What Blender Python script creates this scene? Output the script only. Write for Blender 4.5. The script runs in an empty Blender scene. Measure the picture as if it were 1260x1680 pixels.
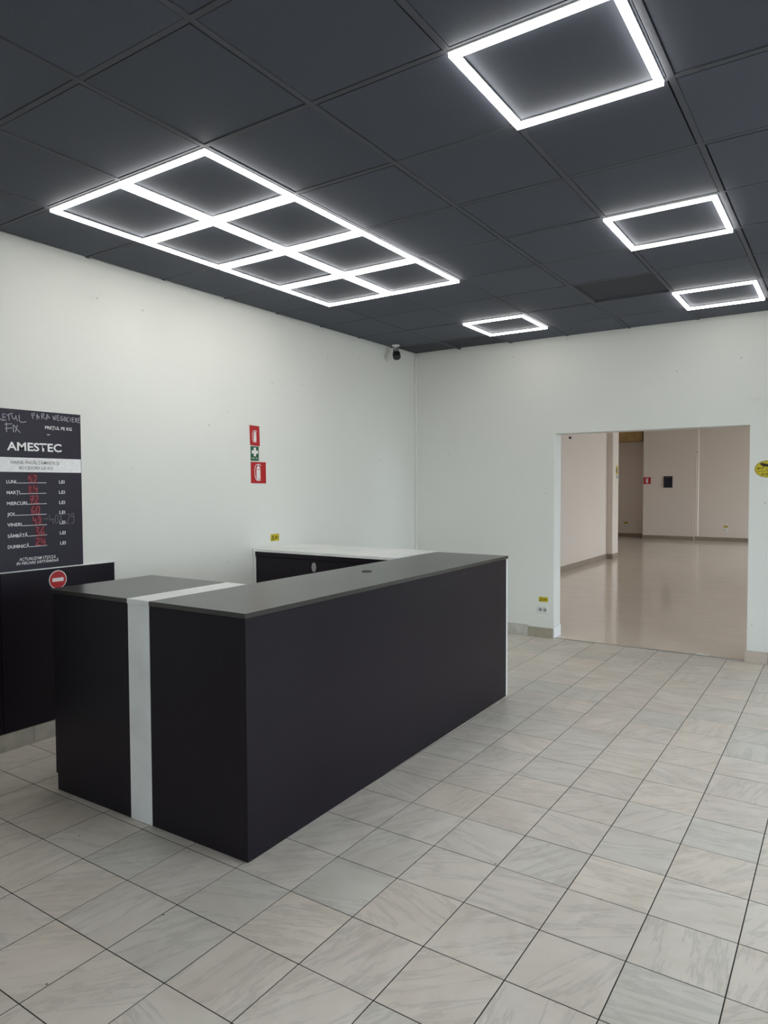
import bpy, bmesh, math, random
from mathutils import Matrix, Vector, Euler

random.seed(11)
SC = bpy.context.scene
COL = SC.collection

# ------------------------------------------------------------------ camera
F_PX, YAW, PITCH, ROLL = 1148.09, 0.58845, -0.03743, -0.00394
CAM = Vector((3.5705, -2.1538, 1.5628))
fw = Vector((-math.sin(YAW) * math.cos(PITCH), math.cos(YAW) * math.cos(PITCH), math.sin(PITCH)))
r0 = Vector((math.cos(YAW), math.sin(YAW), 0.0))
u0 = r0.cross(fw)
rt = r0 * math.cos(ROLL) + u0 * math.sin(ROLL)
up = u0 * math.cos(ROLL) - r0 * math.sin(ROLL)
cam_data = bpy.data.cameras.new('camera')
cam_data.sensor_fit = 'HORIZONTAL'
cam_data.sensor_width = 36.0
cam_data.lens = F_PX / 1260.0 * 36.0
cam_data.clip_start = 0.05
cam_data.clip_end = 200
cam = bpy.data.objects.new('camera', cam_data)
COL.objects.link(cam)
m = Matrix((rt, up, -fw)).transposed().to_4x4()
m.translation = CAM
cam.matrix_world = m
SC.camera = cam

# ------------------------------------------------------------------ light and exposure
SC.view_settings.view_transform = 'Standard'
SC.view_settings.look = 'None'
SC.view_settings.gamma = 1.0
SC.view_settings.use_curve_mapping = False
SC.view_settings.exposure = 0.0
SC.cycles.use_denoising = True
SKY_STRENGTH = 12.0
LED_STRENGTH = 13.5
world = bpy.data.worlds.new('overcast_sky')
SC.world = world
world.use_nodes = True
wn = world.node_tree
wn.nodes['Background'].inputs['Color'].default_value = (0.78, 0.88, 1.0, 1)
wn.nodes['Background'].inputs['Strength'].default_value = SKY_STRENGTH


def portal(name, loc, rot, sx, sy):
    """a Cycles portal in a window opening: guides the sky's own light, adds none"""
    l = bpy.data.lights.new(name, 'AREA')
    l.shape = 'RECTANGLE'
    l.size, l.size_y = sx, sy
    l.cycles.is_portal = True
    o = bpy.data.objects.new(name, l)
    o.location = loc
    o.rotation_euler = rot
    COL.objects.link(o)


# room dimensions (metres)
H = 3.0424            # ceiling grid height
XL, XR = -0.57, 6.2   # left / right wall faces
YB, YF = 4.70, -4.5   # back / front wall faces
YB2 = 4.89            # far face of the back wall
XL2, XR2, YE, H2 = -0.72, 7.6, 19.0, 3.35    # hall behind the opening
DX0, DX1, DZ = 1.07, 2.83, 2.081             # wide opening in the back wall

# windows that let the daylight in: (wall, a0, a1, z0, z1)
WIN_FRONT = (4.0, 6.0, 0.3, 2.65)
WIN_RIGHT = (0.5, 3.0, 0.3, 2.65)
WIN_FAR = [(5.3, 7.0, 0.3, 2.9), (13.0, 18.6, 0.3, 3.1)]
portal('window_light_front', ((WIN_FRONT[0] + WIN_FRONT[1]) / 2, YF - 0.1, (WIN_FRONT[2] + WIN_FRONT[3]) / 2),
       (math.radians(90), 0, 0), WIN_FRONT[1] - WIN_FRONT[0], WIN_FRONT[3] - WIN_FRONT[2])
portal('window_light_right', (XR + 0.1, (WIN_RIGHT[0] + WIN_RIGHT[1]) / 2, (WIN_RIGHT[2] + WIN_RIGHT[3]) / 2),
       (math.radians(90), 0, math.radians(90)), WIN_RIGHT[1] - WIN_RIGHT[0], WIN_RIGHT[3] - WIN_RIGHT[2])
for w in WIN_FAR:
    portal('window_light_far', (XR2 + 0.1, (w[0] + w[1]) / 2, (w[2] + w[3]) / 2),
           (math.radians(90), 0, math.radians(90)), w[1] - w[0], w[3] - w[2])


# ------------------------------------------------------------------ material helpers
def new_mat(name):
    mt = bpy.data.materials.new(name)
    mt.use_nodes = True
    nt = mt.node_tree
    return mt, nt, nt.nodes['Principled BSDF']


def node(nt, typ, **kw):
    n = nt.nodes.new(typ)
    for k, v in kw.items():
        if k.startswith('i_'):
            n.inputs[k[2:].replace('_', ' ')].default_value = v
        else:
            setattr(n, k, v)
    return n


def ramp(nt, fac, stops):
    n = nt.nodes.new('ShaderNodeValToRGB')
    e = n.color_ramp.elements
    while len(e) < len(stops):
        e.new(0.5)
    for el, (p, c) in zip(e, stops):
        el.position = p
        el.color = (*c, 1)
    nt.links.new(fac, n.inputs['Fac'])
    return n


def mix(nt, a, b, fac, blend='MIX'):
    n = nt.nodes.new('ShaderNodeMix')
    n.data_type = 'RGBA'
    n.blend_type = blend
    for s, v in (('A', a), ('B', b)):
        sock = [i for i in n.inputs if i.name == s and i.type == 'RGBA'][0]
        if hasattr(v, 'links'):
            nt.links.new(v, sock)
        else:
            sock.default_value = (*v, 1)
    fs = [i for i in n.inputs if i.name == 'Factor' and i.type == 'VALUE'][0]
    if hasattr(fac, 'links'):
        nt.links.new(fac, fs)
    else:
        fs.default_value = fac
    return [o for o in n.outputs if o.type == 'RGBA'][0]


def plain(name, col, rough=0.5, spec=0.5, metal=0.0, grain=0.06, scale=40.0, bump=0.0):
    """a procedural surface: flat colour broken up by a little noise in tone, gloss and relief"""
    mt, nt, b = new_mat(name)
    tc = node(nt, 'ShaderNodeTexCoord')
    nz = node(nt, 'ShaderNodeTexNoise', i_Scale=scale, i_Detail=3.0)
    nt.links.new(tc.outputs['Object'], nz.inputs['Vector'])
    lo = tuple(c * (1 - grain) for c in col)
    hi = tuple(min(1, c * (1 + grain)) for c in col)
    r = ramp(nt, nz.outputs['Fac'], [(0.3, lo), (0.7, hi)])
    nt.links.new(r.outputs['Color'], b.inputs['Base Color'])
    b.inputs['Roughness'].default_value = rough
    b.inputs['Specular IOR Level'].default_value = spec
    b.inputs['Metallic'].default_value = metal
    if bump:
        bp = node(nt, 'ShaderNodeBump', i_Strength=bump, i_Distance=0.002)
        nt.links.new(nz.outputs['Fac'], bp.inputs['Height'])
        nt.links.new(bp.outputs['Normal'], b.inputs['Normal'])
    return mt


def wall_paint(name, col, dirt=0.5):
    mt, nt, b = new_mat(name)
    geo = node(nt, 'ShaderNodeNewGeometry')
    big = node(nt, 'ShaderNodeTexNoise', i_Scale=0.9, i_Detail=4.0, i_Roughness=0.6)
    fine = node(nt, 'ShaderNodeTexNoise', i_Scale=90.0, i_Detail=3.0)
    spk = node(nt, 'ShaderNodeTexVoronoi', i_Scale=4.2)
    mp = node(nt, 'ShaderNodeMapping')
    mp.inputs['Scale'].default_value = (1, 1, 2.6)
    scf = node(nt, 'ShaderNodeTexNoise', i_Scale=2.3, i_Detail=6.0, i_Roughness=0.7)
    for n in (big, fine, spk):
        nt.links.new(geo.outputs['Position'], n.inputs['Vector'])
    nt.links.new(geo.outputs['Position'], mp.inputs['Vector'])
    nt.links.new(mp.outputs['Vector'], scf.inputs['Vector'])
    r = ramp(nt, big.outputs['Fac'], [(0.3, tuple(c * 0.97 for c in col)), (0.7, col)])
    s = ramp(nt, spk.outputs['Distance'], [(0.0, (1, 1, 1)), (0.028, (1, 1, 1)), (0.04, (0, 0, 0))])
    c1 = mix(nt, r.outputs['Color'], tuple(c * 0.72 for c in col), s.outputs['Color'])
    d = ramp(nt, scf.outputs['Fac'], [(0.66, (0, 0, 0)), (0.78, (dirt, dirt, dirt))])
    c2 = mix(nt, c1, tuple(c * f for c, f in zip(col, (0.82, 0.8, 0.76))), d.outputs['Color'])
    nt.links.new(c2, b.inputs['Base Color'])
    b.inputs['Roughness'].default_value = 0.6
    b.inputs['Specular IOR Level'].default_value = 0.3
    bp = node(nt, 'ShaderNodeBump', i_Strength=0.12, i_Distance=0.002)
    nt.links.new(fine.outputs['Fac'], bp.inputs['Height'])
    nt.links.new(bp.outputs['Normal'], b.inputs['Normal'])
    return mt


# floor grid (measured): origin, pitch, turn
GX, GY, TX, TY, PSI = 1.4998, -0.4555, 0.29667, 0.29987, 0.0024


def marble(name):
    mt, nt, b = new_mat(name)
    L = nt.links
    geo = node(nt, 'ShaderNodeNewGeometry')
    mp = node(nt, 'ShaderNodeMapping', vector_type='TEXTURE')
    mp.inputs['Location'].default_value = (GX, GY, -500)
    mp.inputs['Rotation'].default_value = (0, 0, PSI)
    mp.inputs['Scale'].default_value = (TX, TY, 1000.0)
    flat = node(nt, 'ShaderNodeVectorMath', operation='MULTIPLY')
    flat.inputs[1].default_value = (1, 1, 0)
    L.new(geo.outputs['Position'], flat.inputs[0])
    L.new(flat.outputs[0], mp.inputs['Vector'])
    fl = node(nt, 'ShaderNodeVectorMath', operation='FLOOR')
    L.new(mp.outputs['Vector'], fl.inputs[0])
    wn_ = node(nt, 'ShaderNodeTexWhiteNoise', noise_dimensions='3D')
    L.new(fl.outputs[0], wn_.inputs['Vector'])
    sep = node(nt, 'ShaderNodeSeparateColor')
    L.new(wn_.outputs['Color'], sep.inputs['Color'])
    # every tile is cut from another place in the block: own offset and own vein direction
    off = node(nt, 'ShaderNodeVectorMath', operation='SCALE')
    off.inputs['Scale'].default_value = 37.0
    L.new(wn_.outputs['Color'], off.inputs[0])
    ang = node(nt, 'ShaderNodeMath', operation='MULTIPLY_ADD')
    ang.inputs[1].default_value = 2.0
    ang.inputs[2].default_value = -1.6
    L.new(sep.outputs[0], ang.inputs[0])
    rotn = node(nt, 'ShaderNodeVectorRotate', rotation_type='Z_AXIS')
    L.new(geo.outputs['Position'], rotn.inputs['Vector'])
    L.new(ang.outputs[0], rotn.inputs['Angle'])
    add = node(nt, 'ShaderNodeVectorMath', operation='ADD')
    L.new(rotn.outputs[0], add.inputs[0])
    L.new(off.outputs[0], add.inputs[1])
    sc = node(nt, 'ShaderNodeMapping')
    sc.inputs['Scale'].default_value = (1.2, 8.0, 1.0)
    L.new(add.outputs[0], sc.inputs['Vector'])
    v1 = node(nt, 'ShaderNodeTexNoise', i_Scale=1.3, i_Detail=8.0, i_Roughness=0.66, i_Distortion=0.35)
    L.new(sc.outputs['Vector'], v1.inputs['Vector'])
    v2 = node(nt, 'ShaderNodeTexNoise', i_Scale=3.0, i_Detail=6.0, i_Roughness=0.65, i_Distortion=1.0)
    L.new(add.outputs[0], v2.inputs['Vector'])
    base = ramp(nt, v2.outputs['Fac'], [(0.32, (0.705, 0.635, 0.56)), (0.60, (0.79, 0.73, 0.665))])
    vein = ramp(nt, v1.outputs['Fac'], [(0.30, (0.0, 0.0, 0.0)), (0.44, (0.02, 0.02, 0.02)), (0.49, (0.36, 0.36, 0.36)), (0.515, (0.08, 0.08, 0.08)), (0.75, (0, 0, 0))])
    c1 = mix(nt, base.outputs['Color'], (0.36, 0.35, 0.32), vein.outputs['Color'])
    tone = ramp(nt, sep.outputs[1], [(0.0, (0.90, 0.91, 0.90)), (0.4, (1.0, 0.98, 0.955)), (0.7, (0.95, 0.92, 0.90)), (1.0, (1.03, 0.99, 0.945))])
    c2 = mix(nt, c1, tone.outputs['Color'], 1.0, 'MULTIPLY')
    spk = node(nt, 'ShaderNodeTexVoronoi', i_Scale=6.0)
    L.new(geo.outputs['Position'], spk.inputs['Vector'])
    sr = ramp(nt, spk.outputs['Distance'], [(0.0, (1, 1, 1)), (0.022, (1, 1, 1)), (0.032, (0, 0, 0))])
    c3 = mix(nt, c2, (0.12, 0.11, 0.1), sr.outputs['Color'])
    L.new(c3, b.inputs['Base Color'])
    wear = node(nt, 'ShaderNodeTexNoise', i_Scale=1.7, i_Detail=4.0)
    L.new(geo.outputs['Position'], wear.inputs['Vector'])
    rr = node(nt, 'ShaderNodeMapRange')
    rr.inputs['To Min'].default_value = 0.3
    rr.inputs['To Max'].default_value = 0.46
    L.new(wear.outputs['Fac'], rr.inputs['Value'])
    L.new(rr.outputs[0], b.inputs['Roughness'])
    b.inputs['Specular IOR Level'].default_value = 0.42
    return mt


def laminate(name, col, rough, smudge=0.08, spec=0.5, relief=0.05):
    mt, nt, b = new_mat(name)
    b.inputs['Specular IOR Level'].default_value = spec
    geo = node(nt, 'ShaderNodeNewGeometry')
    n1 = node(nt, 'ShaderNodeTexNoise', i_Scale=3.0, i_Detail=5.0, i_Roughness=0.6)
    n2 = node(nt, 'ShaderNodeTexNoise', i_Scale=420.0, i_Detail=2.0)
    for n in (n1, n2):
        nt.links.new(geo.outputs['Position'], n.inputs['Vector'])
    r = ramp(nt, n1.outputs['Fac'], [(0.3, col), (0.8, tuple(c * 1.25 for c in col))])
    spk = node(nt, 'ShaderNodeTexVoronoi', i_Scale=5.0)
    nt.links.new(geo.outputs['Position'], spk.inputs['Vector'])
    sr = ramp(nt, spk.outputs['Distance'], [(0.0, (0.5, 0.5, 0.5)), (0.012, (0.4, 0.4, 0.4)), (0.02, (0, 0, 0))])
    c = mix(nt, r.outputs['Color'], (0.16, 0.16, 0.16), sr.outputs['Color'])
    nt.links.new(c, b.inputs['Base Color'])
    rr = node(nt, 'ShaderNodeMapRange')
    rr.inputs['From Min'].default_value = 0.3
    rr.inputs['From Max'].default_value = 0.75
    rr.inputs['To Min'].default_value = rough
    rr.inputs['To Max'].default_value = rough + smudge
    nt.links.new(n1.outputs['Fac'], rr.inputs['Value'])
    nt.links.new(rr.outputs[0], b.inputs['Roughness'])
    bp = node(nt, 'ShaderNodeBump', i_Strength=relief, i_Distance=0.0004)
    nt.links.new(n2.outputs['Fac'], bp.inputs['Height'])
    nt.links.new(bp.outputs['Normal'], b.inputs['Normal'])
    return mt


def ceiling_mat(name, col, vary=0.12):
    mt, nt, b = new_mat(name)
    oi = node(nt, 'ShaderNodeObjectInfo')
    geo = node(nt, 'ShaderNodeNewGeometry')
    nz = node(nt, 'ShaderNodeTexNoise', i_Scale=120.0, i_Detail=4.0)
    nt.links.new(geo.outputs['Position'], nz.inputs['Vector'])
    r = ramp(nt, oi.outputs['Random'], [(0.0, tuple(c * (1 - vary) for c in col)), (1.0, tuple(c * (1 + vary) for c in col))])
    n = mix(nt, r.outputs['Color'], tuple(c * 0.8 for c in col), nz.outputs['Fac'])
    nt.links.new(n, b.inputs['Base Color'])
    b.inputs['Roughness'].default_value = 0.7
    b.inputs['Specular IOR Level'].default_value = 0.3
    bp = node(nt, 'ShaderNodeBump', i_Strength=0.15, i_Distance=0.001)
    nt.links.new(nz.outputs['Fac'], bp.inputs['Height'])
    nt.links.new(bp.outputs['Normal'], b.inputs['Normal'])
    return mt


def emit(name, col, strength):
    mt, nt, b = new_mat(name)
    b.inputs['Base Color'].default_value = (0.9, 0.9, 0.9, 1)
    b.inputs['Emission Color'].default_value = (*col, 1)
    b.inputs['Emission Strength'].default_value = strength
    return mt


def thin_glass(name):
    mt, nt, b = new_mat(name)
    nt.nodes.remove(b)
    out = nt.nodes['Material Output']
    tr = node(nt, 'ShaderNodeBsdfTransparent')
    tr.inputs['Color'].default_value = (0.95, 0.97, 0.96, 1)
    gl = node(nt, 'ShaderNodeBsdfGlossy', i_Roughness=0.02)
    fr = node(nt, 'ShaderNodeFresnel', i_IOR=1.3)
    mx = node(nt, 'ShaderNodeMixShader')
    nt.links.new(fr.outputs[0], mx.inputs[0])
    nt.links.new(tr.outputs[0], mx.inputs[1])
    nt.links.new(gl.outputs[0], mx.inputs[2])
    nt.links.new(mx.outputs[0], out.inputs['Surface'])
    return mt


M = {}
M['wall'] = wall_paint('white_wall_paint', (0.71, 0.71, 0.665))
M['wall_hall'] = wall_paint('cream_hall_paint', (0.67, 0.565, 0.48), 0.3)
M['marble'] = marble('veined_marble_tile')
M['grout'] = plain('dark_grout', (0.04, 0.036, 0.033), 0.9, 0.2)
M['skirt'] = plain('marble_skirting', (0.47, 0.45, 0.40), 0.4, 0.4, grain=0.14, scale=14)
M['skirt_tan'] = plain('tan_ceramic_skirting', (0.33, 0.30, 0.23), 0.4, 0.4, grain=0.06)
M['skirt_rose'] = plain('rosy_ceramic_skirting', (0.5, 0.42, 0.36), 0.4, 0.4, grain=0.06)
M['skirt_hall'] = plain('brown_hall_skirting', (0.26, 0.20, 0.15), 0.35, 0.4, grain=0.06)
M['black'] = laminate('black_satin_laminate', (0.0095, 0.0067, 0.0115), 0.33, 0.08, 0.23)
M['black_top'] = laminate('black_worktop_laminate', (0.028, 0.0255, 0.024), 0.25, 0.02, 0.75, 0.008)
M['white_lam'] = laminate('white_laminate', (0.72, 0.73, 0.72), 0.35)
M['ceil'] = ceiling_mat('charcoal_ceiling_tile', (0.087, 0.096, 0.124))
M['ceil_dark'] = ceiling_mat('navy_ceiling_tile', (0.045, 0.047, 0.06), 0.02)
M['bar'] = ceiling_mat('charcoal_grid_bar', (0.097, 0.102, 0.12), 0.03)
M['void'] = plain('ceiling_void', (0.012, 0.012, 0.012), 0.95, 0.1)
M['led'] = emit('led_diffuser', (1.0, 0.985, 0.93), LED_STRENGTH)
M['white_metal'] = plain('white_painted_metal', (0.75, 0.75, 0.73), 0.4, 0.5)
M['white_plastic'] = plain('white_plastic', (0.70, 0.70, 0.67), 0.35, 0.5)
M['white_print'] = plain('white_print', (0.80, 0.79, 0.79), 0.5, 0.3)
M['grey_print'] = plain('grey_print', (0.10, 0.11, 0.11), 0.5, 0.3)
M['poster'] = plain('dark_aubergine_print', (0.022, 0.017, 0.030), 0.45, 0.3, grain=0.1, scale=3)
M['chalk'] = plain('white_marker', (0.42, 0.40, 0.46), 0.8, 0.2, grain=0.2, scale=300)
M['chalk_faint'] = plain('faint_white_marker', (0.20, 0.19, 0.20), 0.8, 0.2, grain=0.25, scale=300)
M['red_mark'] = plain('red_marker', (0.36, 0.095, 0.11), 0.7, 0.3, grain=0.2, scale=200)
M['red_smear'] = plain('red_marker_smear', (0.095, 0.018, 0.026), 0.7, 0.3, grain=0.35, scale=30)
M['sign_red'] = plain('sign_red', (0.42, 0.014, 0.018), 0.35, 0.5)
M['sign_green'] = plain('sign_green', (0.012, 0.095, 0.04), 0.35, 0.5)
M['sign_white'] = plain('sign_white', (0.75, 0.72, 0.70), 0.4, 0.5)
M['yellow'] = plain('sticker_yellow', (0.52, 0.42, 0.015), 0.4, 0.4)
M['ink'] = plain('sticker_ink', (0.03, 0.022, 0.01), 0.5, 0.3)
M['black_plastic'] = plain('black_plastic', (0.010, 0.010, 0.011), 0.3, 0.5)
M['grey_plastic'] = plain('grey_plastic', (0.33, 0.33, 0.33), 0.4, 0.5)
M['dark_hole'] = plain('socket_hole', (0.05, 0.05, 0.045), 0.6, 0.3)
M['navy'] = plain('navy_board', (0.014, 0.013, 0.022), 0.4, 0.4)
M['timber'] = plain('tan_timber', (0.36, 0.22, 0.085), 0.6, 0.3, grain=0.15, scale=6)
M['umber'] = plain('dark_umber_paint', (0.035, 0.022, 0.012), 0.6, 0.3)
M['steel'] = plain('brushed_steel', (0.45, 0.44, 0.42), 0.35, 0.5, metal=0.8)
M['glass'] = thin_glass('window_glass')
M['frame'] = plain('grey_window_frame', (0.3, 0.31, 0.32), 0.4, 0.5)
M['paving'] = plain('street_paving', (0.35, 0.34, 0.33), 0.9, 0.2, scale=3)


def hall_floor():
    mt, nt, b = new_mat('polished_tan_porcelain')
    geo = node(nt, 'ShaderNodeNewGeometry')
    mp = node(nt, 'ShaderNodeMapping')
    mp.inputs['Scale'].default_value = (1.0, 1.5, 1.0)
    nt.links.new(geo.outputs['Position'], mp.inputs['Vector'])
    nz = node(nt, 'ShaderNodeTexNoise', i_Scale=2.2, i_Detail=7.0, i_Roughness=0.62, i_Distortion=0.8)
    nt.links.new(mp.outputs['Vector'], nz.inputs['Vector'])
    r = ramp(nt, nz.outputs['Fac'], [(0.3, (0.75, 0.635, 0.53)), (0.7, (0.80, 0.69, 0.585))])
    nt.links.new(r.outputs['Color'], b.inputs['Base Color'])
    b.inputs['Roughness'].default_value = 0.10
    b.inputs['Specular IOR Level'].default_value = 0.6
    return mt


M['hall_floor'] = hall_floor()


# ------------------------------------------------------------------ mesh helpers
def add_box(bm, x0, x1, y0, y1, z0, z1, bev=0.0):
    r = bmesh.ops.create_cube(bm, size=1.0)
    vs = r['verts']
    for v in vs:
        v.co = Vector((x0 + (v.co.x + 0.5) * (x1 - x0), y0 + (v.co.y + 0.5) * (y1 - y0), z0 + (v.co.z + 0.5) * (z1 - z0)))
    if bev > 0:
        es = list({e for v in vs for e in v.link_edges})
        bmesh.ops.bevel(bm, geom=es, offset=bev, segments=1, affect='EDGES', profile=0.5)


def add_cyl(bm, p0, p1, ra, rb=None, seg=24, caps=True):
    rb = ra if rb is None else rb
    p0, p1 = Vector(p0), Vector(p1)
    d = p1 - p0
    q = d.to_track_quat('Z', 'Y').to_matrix().to_4x4()
    mat = Matrix.Translation((p0 + p1) / 2) @ q
    bmesh.ops.create_cone(bm, cap_ends=caps, segments=seg, radius1=ra, radius2=rb, depth=d.length, matrix=mat)


def lathe(bm, prof, mat=Matrix(), seg=28):
    """profile [(r, h)] turned about local Z"""
    rings = []
    for r, h in prof:
        if r < 1e-6:
            rings.append([bm.verts.new(mat @ Vector((0, 0, h)))])
        else:
            rings.append([bm.verts.new(mat @ Vector((r * math.cos(2 * math.pi * k / seg), r * math.sin(2 * math.pi * k / seg), h))) for k in range(seg)])
    for a, c in zip(rings, rings[1:]):
        for k in range(seg):
            k2 = (k + 1) % seg
            if len(a) == 1:
                bm.faces.new((a[0], c[k], c[k2]))
            elif len(c) == 1:
                bm.faces.new((a[k], a[k2], c[0]))
            else:
                bm.faces.new((a[k], a[k2], c[k2], c[k]))


def plate(bm, pts, t, mat=Matrix()):
    """flat outline (local XY) extruded from z=0 to z=t"""
    n = len(pts)
    lo = [bm.verts.new(mat @ Vector((x, y, 0))) for x, y in pts]
    hi = [bm.verts.new(mat @ Vector((x, y, t))) for x, y in pts]
    bm.faces.new(hi)
    bm.faces.new(list(reversed(lo)))
    for k in range(n):
        bm.faces.new((lo[k], lo[(k + 1) % n], hi[(k + 1) % n], hi[k]))


def ribbon(bm, line, w, t, mat=Matrix()):
    """a hand-drawn stroke: one thin box per segment with round-ish joints"""
    for (x0, y0), (x1, y1) in zip(line, line[1:]):
        d = Vector((x1 - x0, y1 - y0))
        if d.length < 1e-6:
            continue
        d.normalize()
        n = Vector((-d.y, d.x)) * w / 2
        e = d * w * 0.35
        plate(bm, [(x0 - e.x + n.x, y0 - e.y + n.y), (x0 - e.x - n.x, y0 - e.y - n.y), (x1 + e.x - n.x, y1 + e.y - n.y), (x1 + e.x + n.x, y1 + e.y + n.y)], t, mat)


def obj(name, bm, mat, parent=None, smooth=False):
    me = bpy.data.meshes.new(name)
    bmesh.ops.recalc_face_normals(bm, faces=bm.faces[:])
    bm.to_mesh(me)
    bm.free()
    me.materials.append(mat)
    if smooth:
        for p in me.polygons:
            p.use_smooth = True
        try:
            me.set_sharp_from_angle(angle=math.radians(40))
        except Exception:
            pass
    o = bpy.data.objects.new(name, me)
    COL.objects.link(o)
    if parent:
        o.parent = parent
    return o


def box(name, mat, x0, x1, y0, y1, z0, z1, parent=None, bev=0.0015):
    bm = bmesh.new()
    add_box(bm, x0, x1, y0, y1, z0, z1, bev)
    return obj(name, bm, mat, parent)


def thing(name, label, cat, loc=(0, 0, 0), rotz=0.0, group=None):
    o = bpy.data.objects.new(name, None)
    o.empty_display_size = 0.1
    COL.objects.link(o)
    o.location = loc
    o.rotation_euler = (0, 0, rotz)
    return tag(o, label, cat, group)


def tag(o, label, cat, group=None):
    o['label'] = label
    o['category'] = cat
    if group:
        o['group'] = group
    return o


def struct(o):
    o['kind'] = 'structure'
    return o


LEFT = Matrix(((0, 0, 1, 0), (1, 0, 0, 0), (0, 1, 0, 0), (0, 0, 0, 1)))       # local XY -> wall facing +x
BACK = Matrix(((1, 0, 0, 0), (0, 0, -1, 0), (0, 1, 0, 0), (0, 0, 0, 1)))      # local XY -> wall facing -y


def lettering(text, x0, x1, base, cap, mat, frame, parent, depth=0.0004, bold=0.0, slant=0.0, slope=0.0):
    """one line of text fitted between x0 and x1 on the wall frame"""
    cu = bpy.data.curves.new('lettering', 'FONT')
    cu.body = text
    cu.offset = bold
    cu.resolution_u = 3
    cu.shear = slant
    tmp = bpy.data.objects.new('lettering', cu)
    COL.objects.link(tmp)
    bpy.context.view_layer.update()
    me = bpy.data.meshes.new_from_object(tmp.evaluated_get(bpy.context.evaluated_depsgraph_get()))
    bpy.data.objects.remove(tmp)
    xs = [v.co.x for v in me.vertices]
    a, w = min(xs), max(xs) - min(xs)
    s = (x1 - x0) / w
    sy = cap / 0.729
    for v in me.vertices:
        x = (v.co.x - a) * s
        y = v.co.y * sy + slope * x
        v.co = frame @ Vector((x0 + x, base + y, depth))
    me.materials.clear()
    me.materials.append(mat)
    o = bpy.data.objects.new('lettering', me)
    COL.objects.link(o)
    o.parent = parent
    return o


# ------------------------------------------------------------------ the room shell
T = 0.19
bm = bmesh.new()
add_box(bm, XL - T, XL, YF - T, YB2, 0, H + 0.12)
wall_left = struct(obj('wall_left', bm, M['wall']))
bm = bmesh.new()
add_box(bm, XL, DX0, YB, YB2, 0, H + 0.12)
add_box(bm, DX1, XR, YB, YB2, 0, H + 0.12)
add_box(bm, DX0, DX1, YB, YB2, DZ, H + 0.12)
wall_back = struct(obj('wall_back', bm, M['wall']))


def wall_with_holes_x(name, mat, x0, x1, y0, y1, h, holes):
    """wall lying along y with rectangular openings (a0, a1, z0, z1)"""
    b_ = bmesh.new()
    c = y0
    for a0, a1, z0, z1 in holes:
        add_box(b_, x0, x1, c, a0, 0, h)
        add_box(b_, x0, x1, a0, a1, 0, z0)
        add_box(b_, x0, x1, a0, a1, z1, h)
        c = a1
    add_box(b_, x0, x1, c, y1, 0, h)
    return struct(obj(name, b_, mat))


wall_with_holes_x('wall_right', M['wall'], XR, XR + T, YF - T, YB2, H + 0.12, [WIN_RIGHT])
bm = bmesh.new()
a0, a1, z0, z1 = WIN_FRONT
add_box(bm, XL, a0, YF - T, YF, 0, H + 0.12)
add_box(bm, a1, XR, YF - T, YF, 0, H + 0.12)
add_box(bm, a0, a1, YF - T, YF, 0, z0)
add_box(bm, a0, a1, YF - T, YF, z1, H + 0.12)
struct(obj('wall_front', bm, M['wall']))


def window(name, along, p, a0, a1, z0, z1, n):
    """frame with n lights and a glass pane in each; along = 'x' (wall facing y) or 'y'"""
    def bx(b_, c0, c1, d0, d1, e0, e1):
        if along == 'x':
            add_box(b_, c0, c1, d0, d1, e0, e1, 0.003)
        else:
            add_box(b_, d0, d1, c0, c1, e0, e1, 0.003)
    f = 0.06
    b_ = bmesh.new()
    bx(b_, a0, a1, p - 0.03, p + 0.03, z0, z0 + f)
    bx(b_, a0, a1, p - 0.03, p + 0.03, z1 - f, z1)
    for k in range(n + 1):
        c = a0 + (a1 - a0 - f) * k / n
        bx(b_, c, c + f, p - 0.03, p + 0.03, z0 + f, z1 - f)
    w = struct(obj(name, b_, M['frame']))
    for k in range(n):
        c = a0 + (a1 - a0 - f) * k / n
        g = bmesh.new()
        bx(g, c + f, c + (a1 - a0 - f) / n, p - 0.003, p + 0.003, z0 + f, z1 - f)
        obj('glass_pane', g, M['glass'], w)


window('window_1', 'x', YF - 0.05, *WIN_FRONT, 3)
window('window_2', 'y', XR + 0.05, *WIN_RIGHT, 3)
for n_, w_ in enumerate(WIN_FAR):
    window('window_%d' % (3 + n_), 'y', XR2 + 0.05, *w_, 2)
bm = bmesh.new()
add_box(bm, -30, 40, -40, 40, -0.3, -0.16)
struct(obj('ground', bm, M['paving']))

# floor: dark bed with every marble tile laid on it
bm = bmesh.new()
add_box(bm, XL - T, XR + T, YF - T, YB + 0.012, -0.15, -0.0011)
floor = struct(obj('floor', bm, M['grout']))
TILE_T, GAP = 0.009, 0.0042


def tile_mesh(bm_, sx, sy, ox=0.0, oy=0.0, rz=0.0, ch=0.0004):
    c, s = math.cos(rz), math.sin(rz)
    def V(x, y, z):
        return bm_.verts.new((ox + c * x - s * y, oy + s * x + c * y, z))
    hx, hy = sx / 2, sy / 2
    b0 = [V(x, y, -TILE_T) for x, y in ((-hx, -hy), (hx, -hy), (hx, hy), (-hx, hy))]
    b1 = [V(x, y, -ch) for x, y in ((-hx, -hy), (hx, -hy), (hx, hy), (-hx, hy))]
    b2 = [V(x, y, 0) for x, y in ((-hx + ch, -hy + ch), (hx - ch, -hy + ch), (hx - ch, hy - ch), (-hx + ch, hy - ch))]
    for p, q in ((b0, b1), (b1, b2)):
        for k in range(4):
            bm_.faces.new((p[k], p[(k + 1) % 4], q[(k + 1) % 4], q[k]))
    bm_.faces.new(b2)


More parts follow.
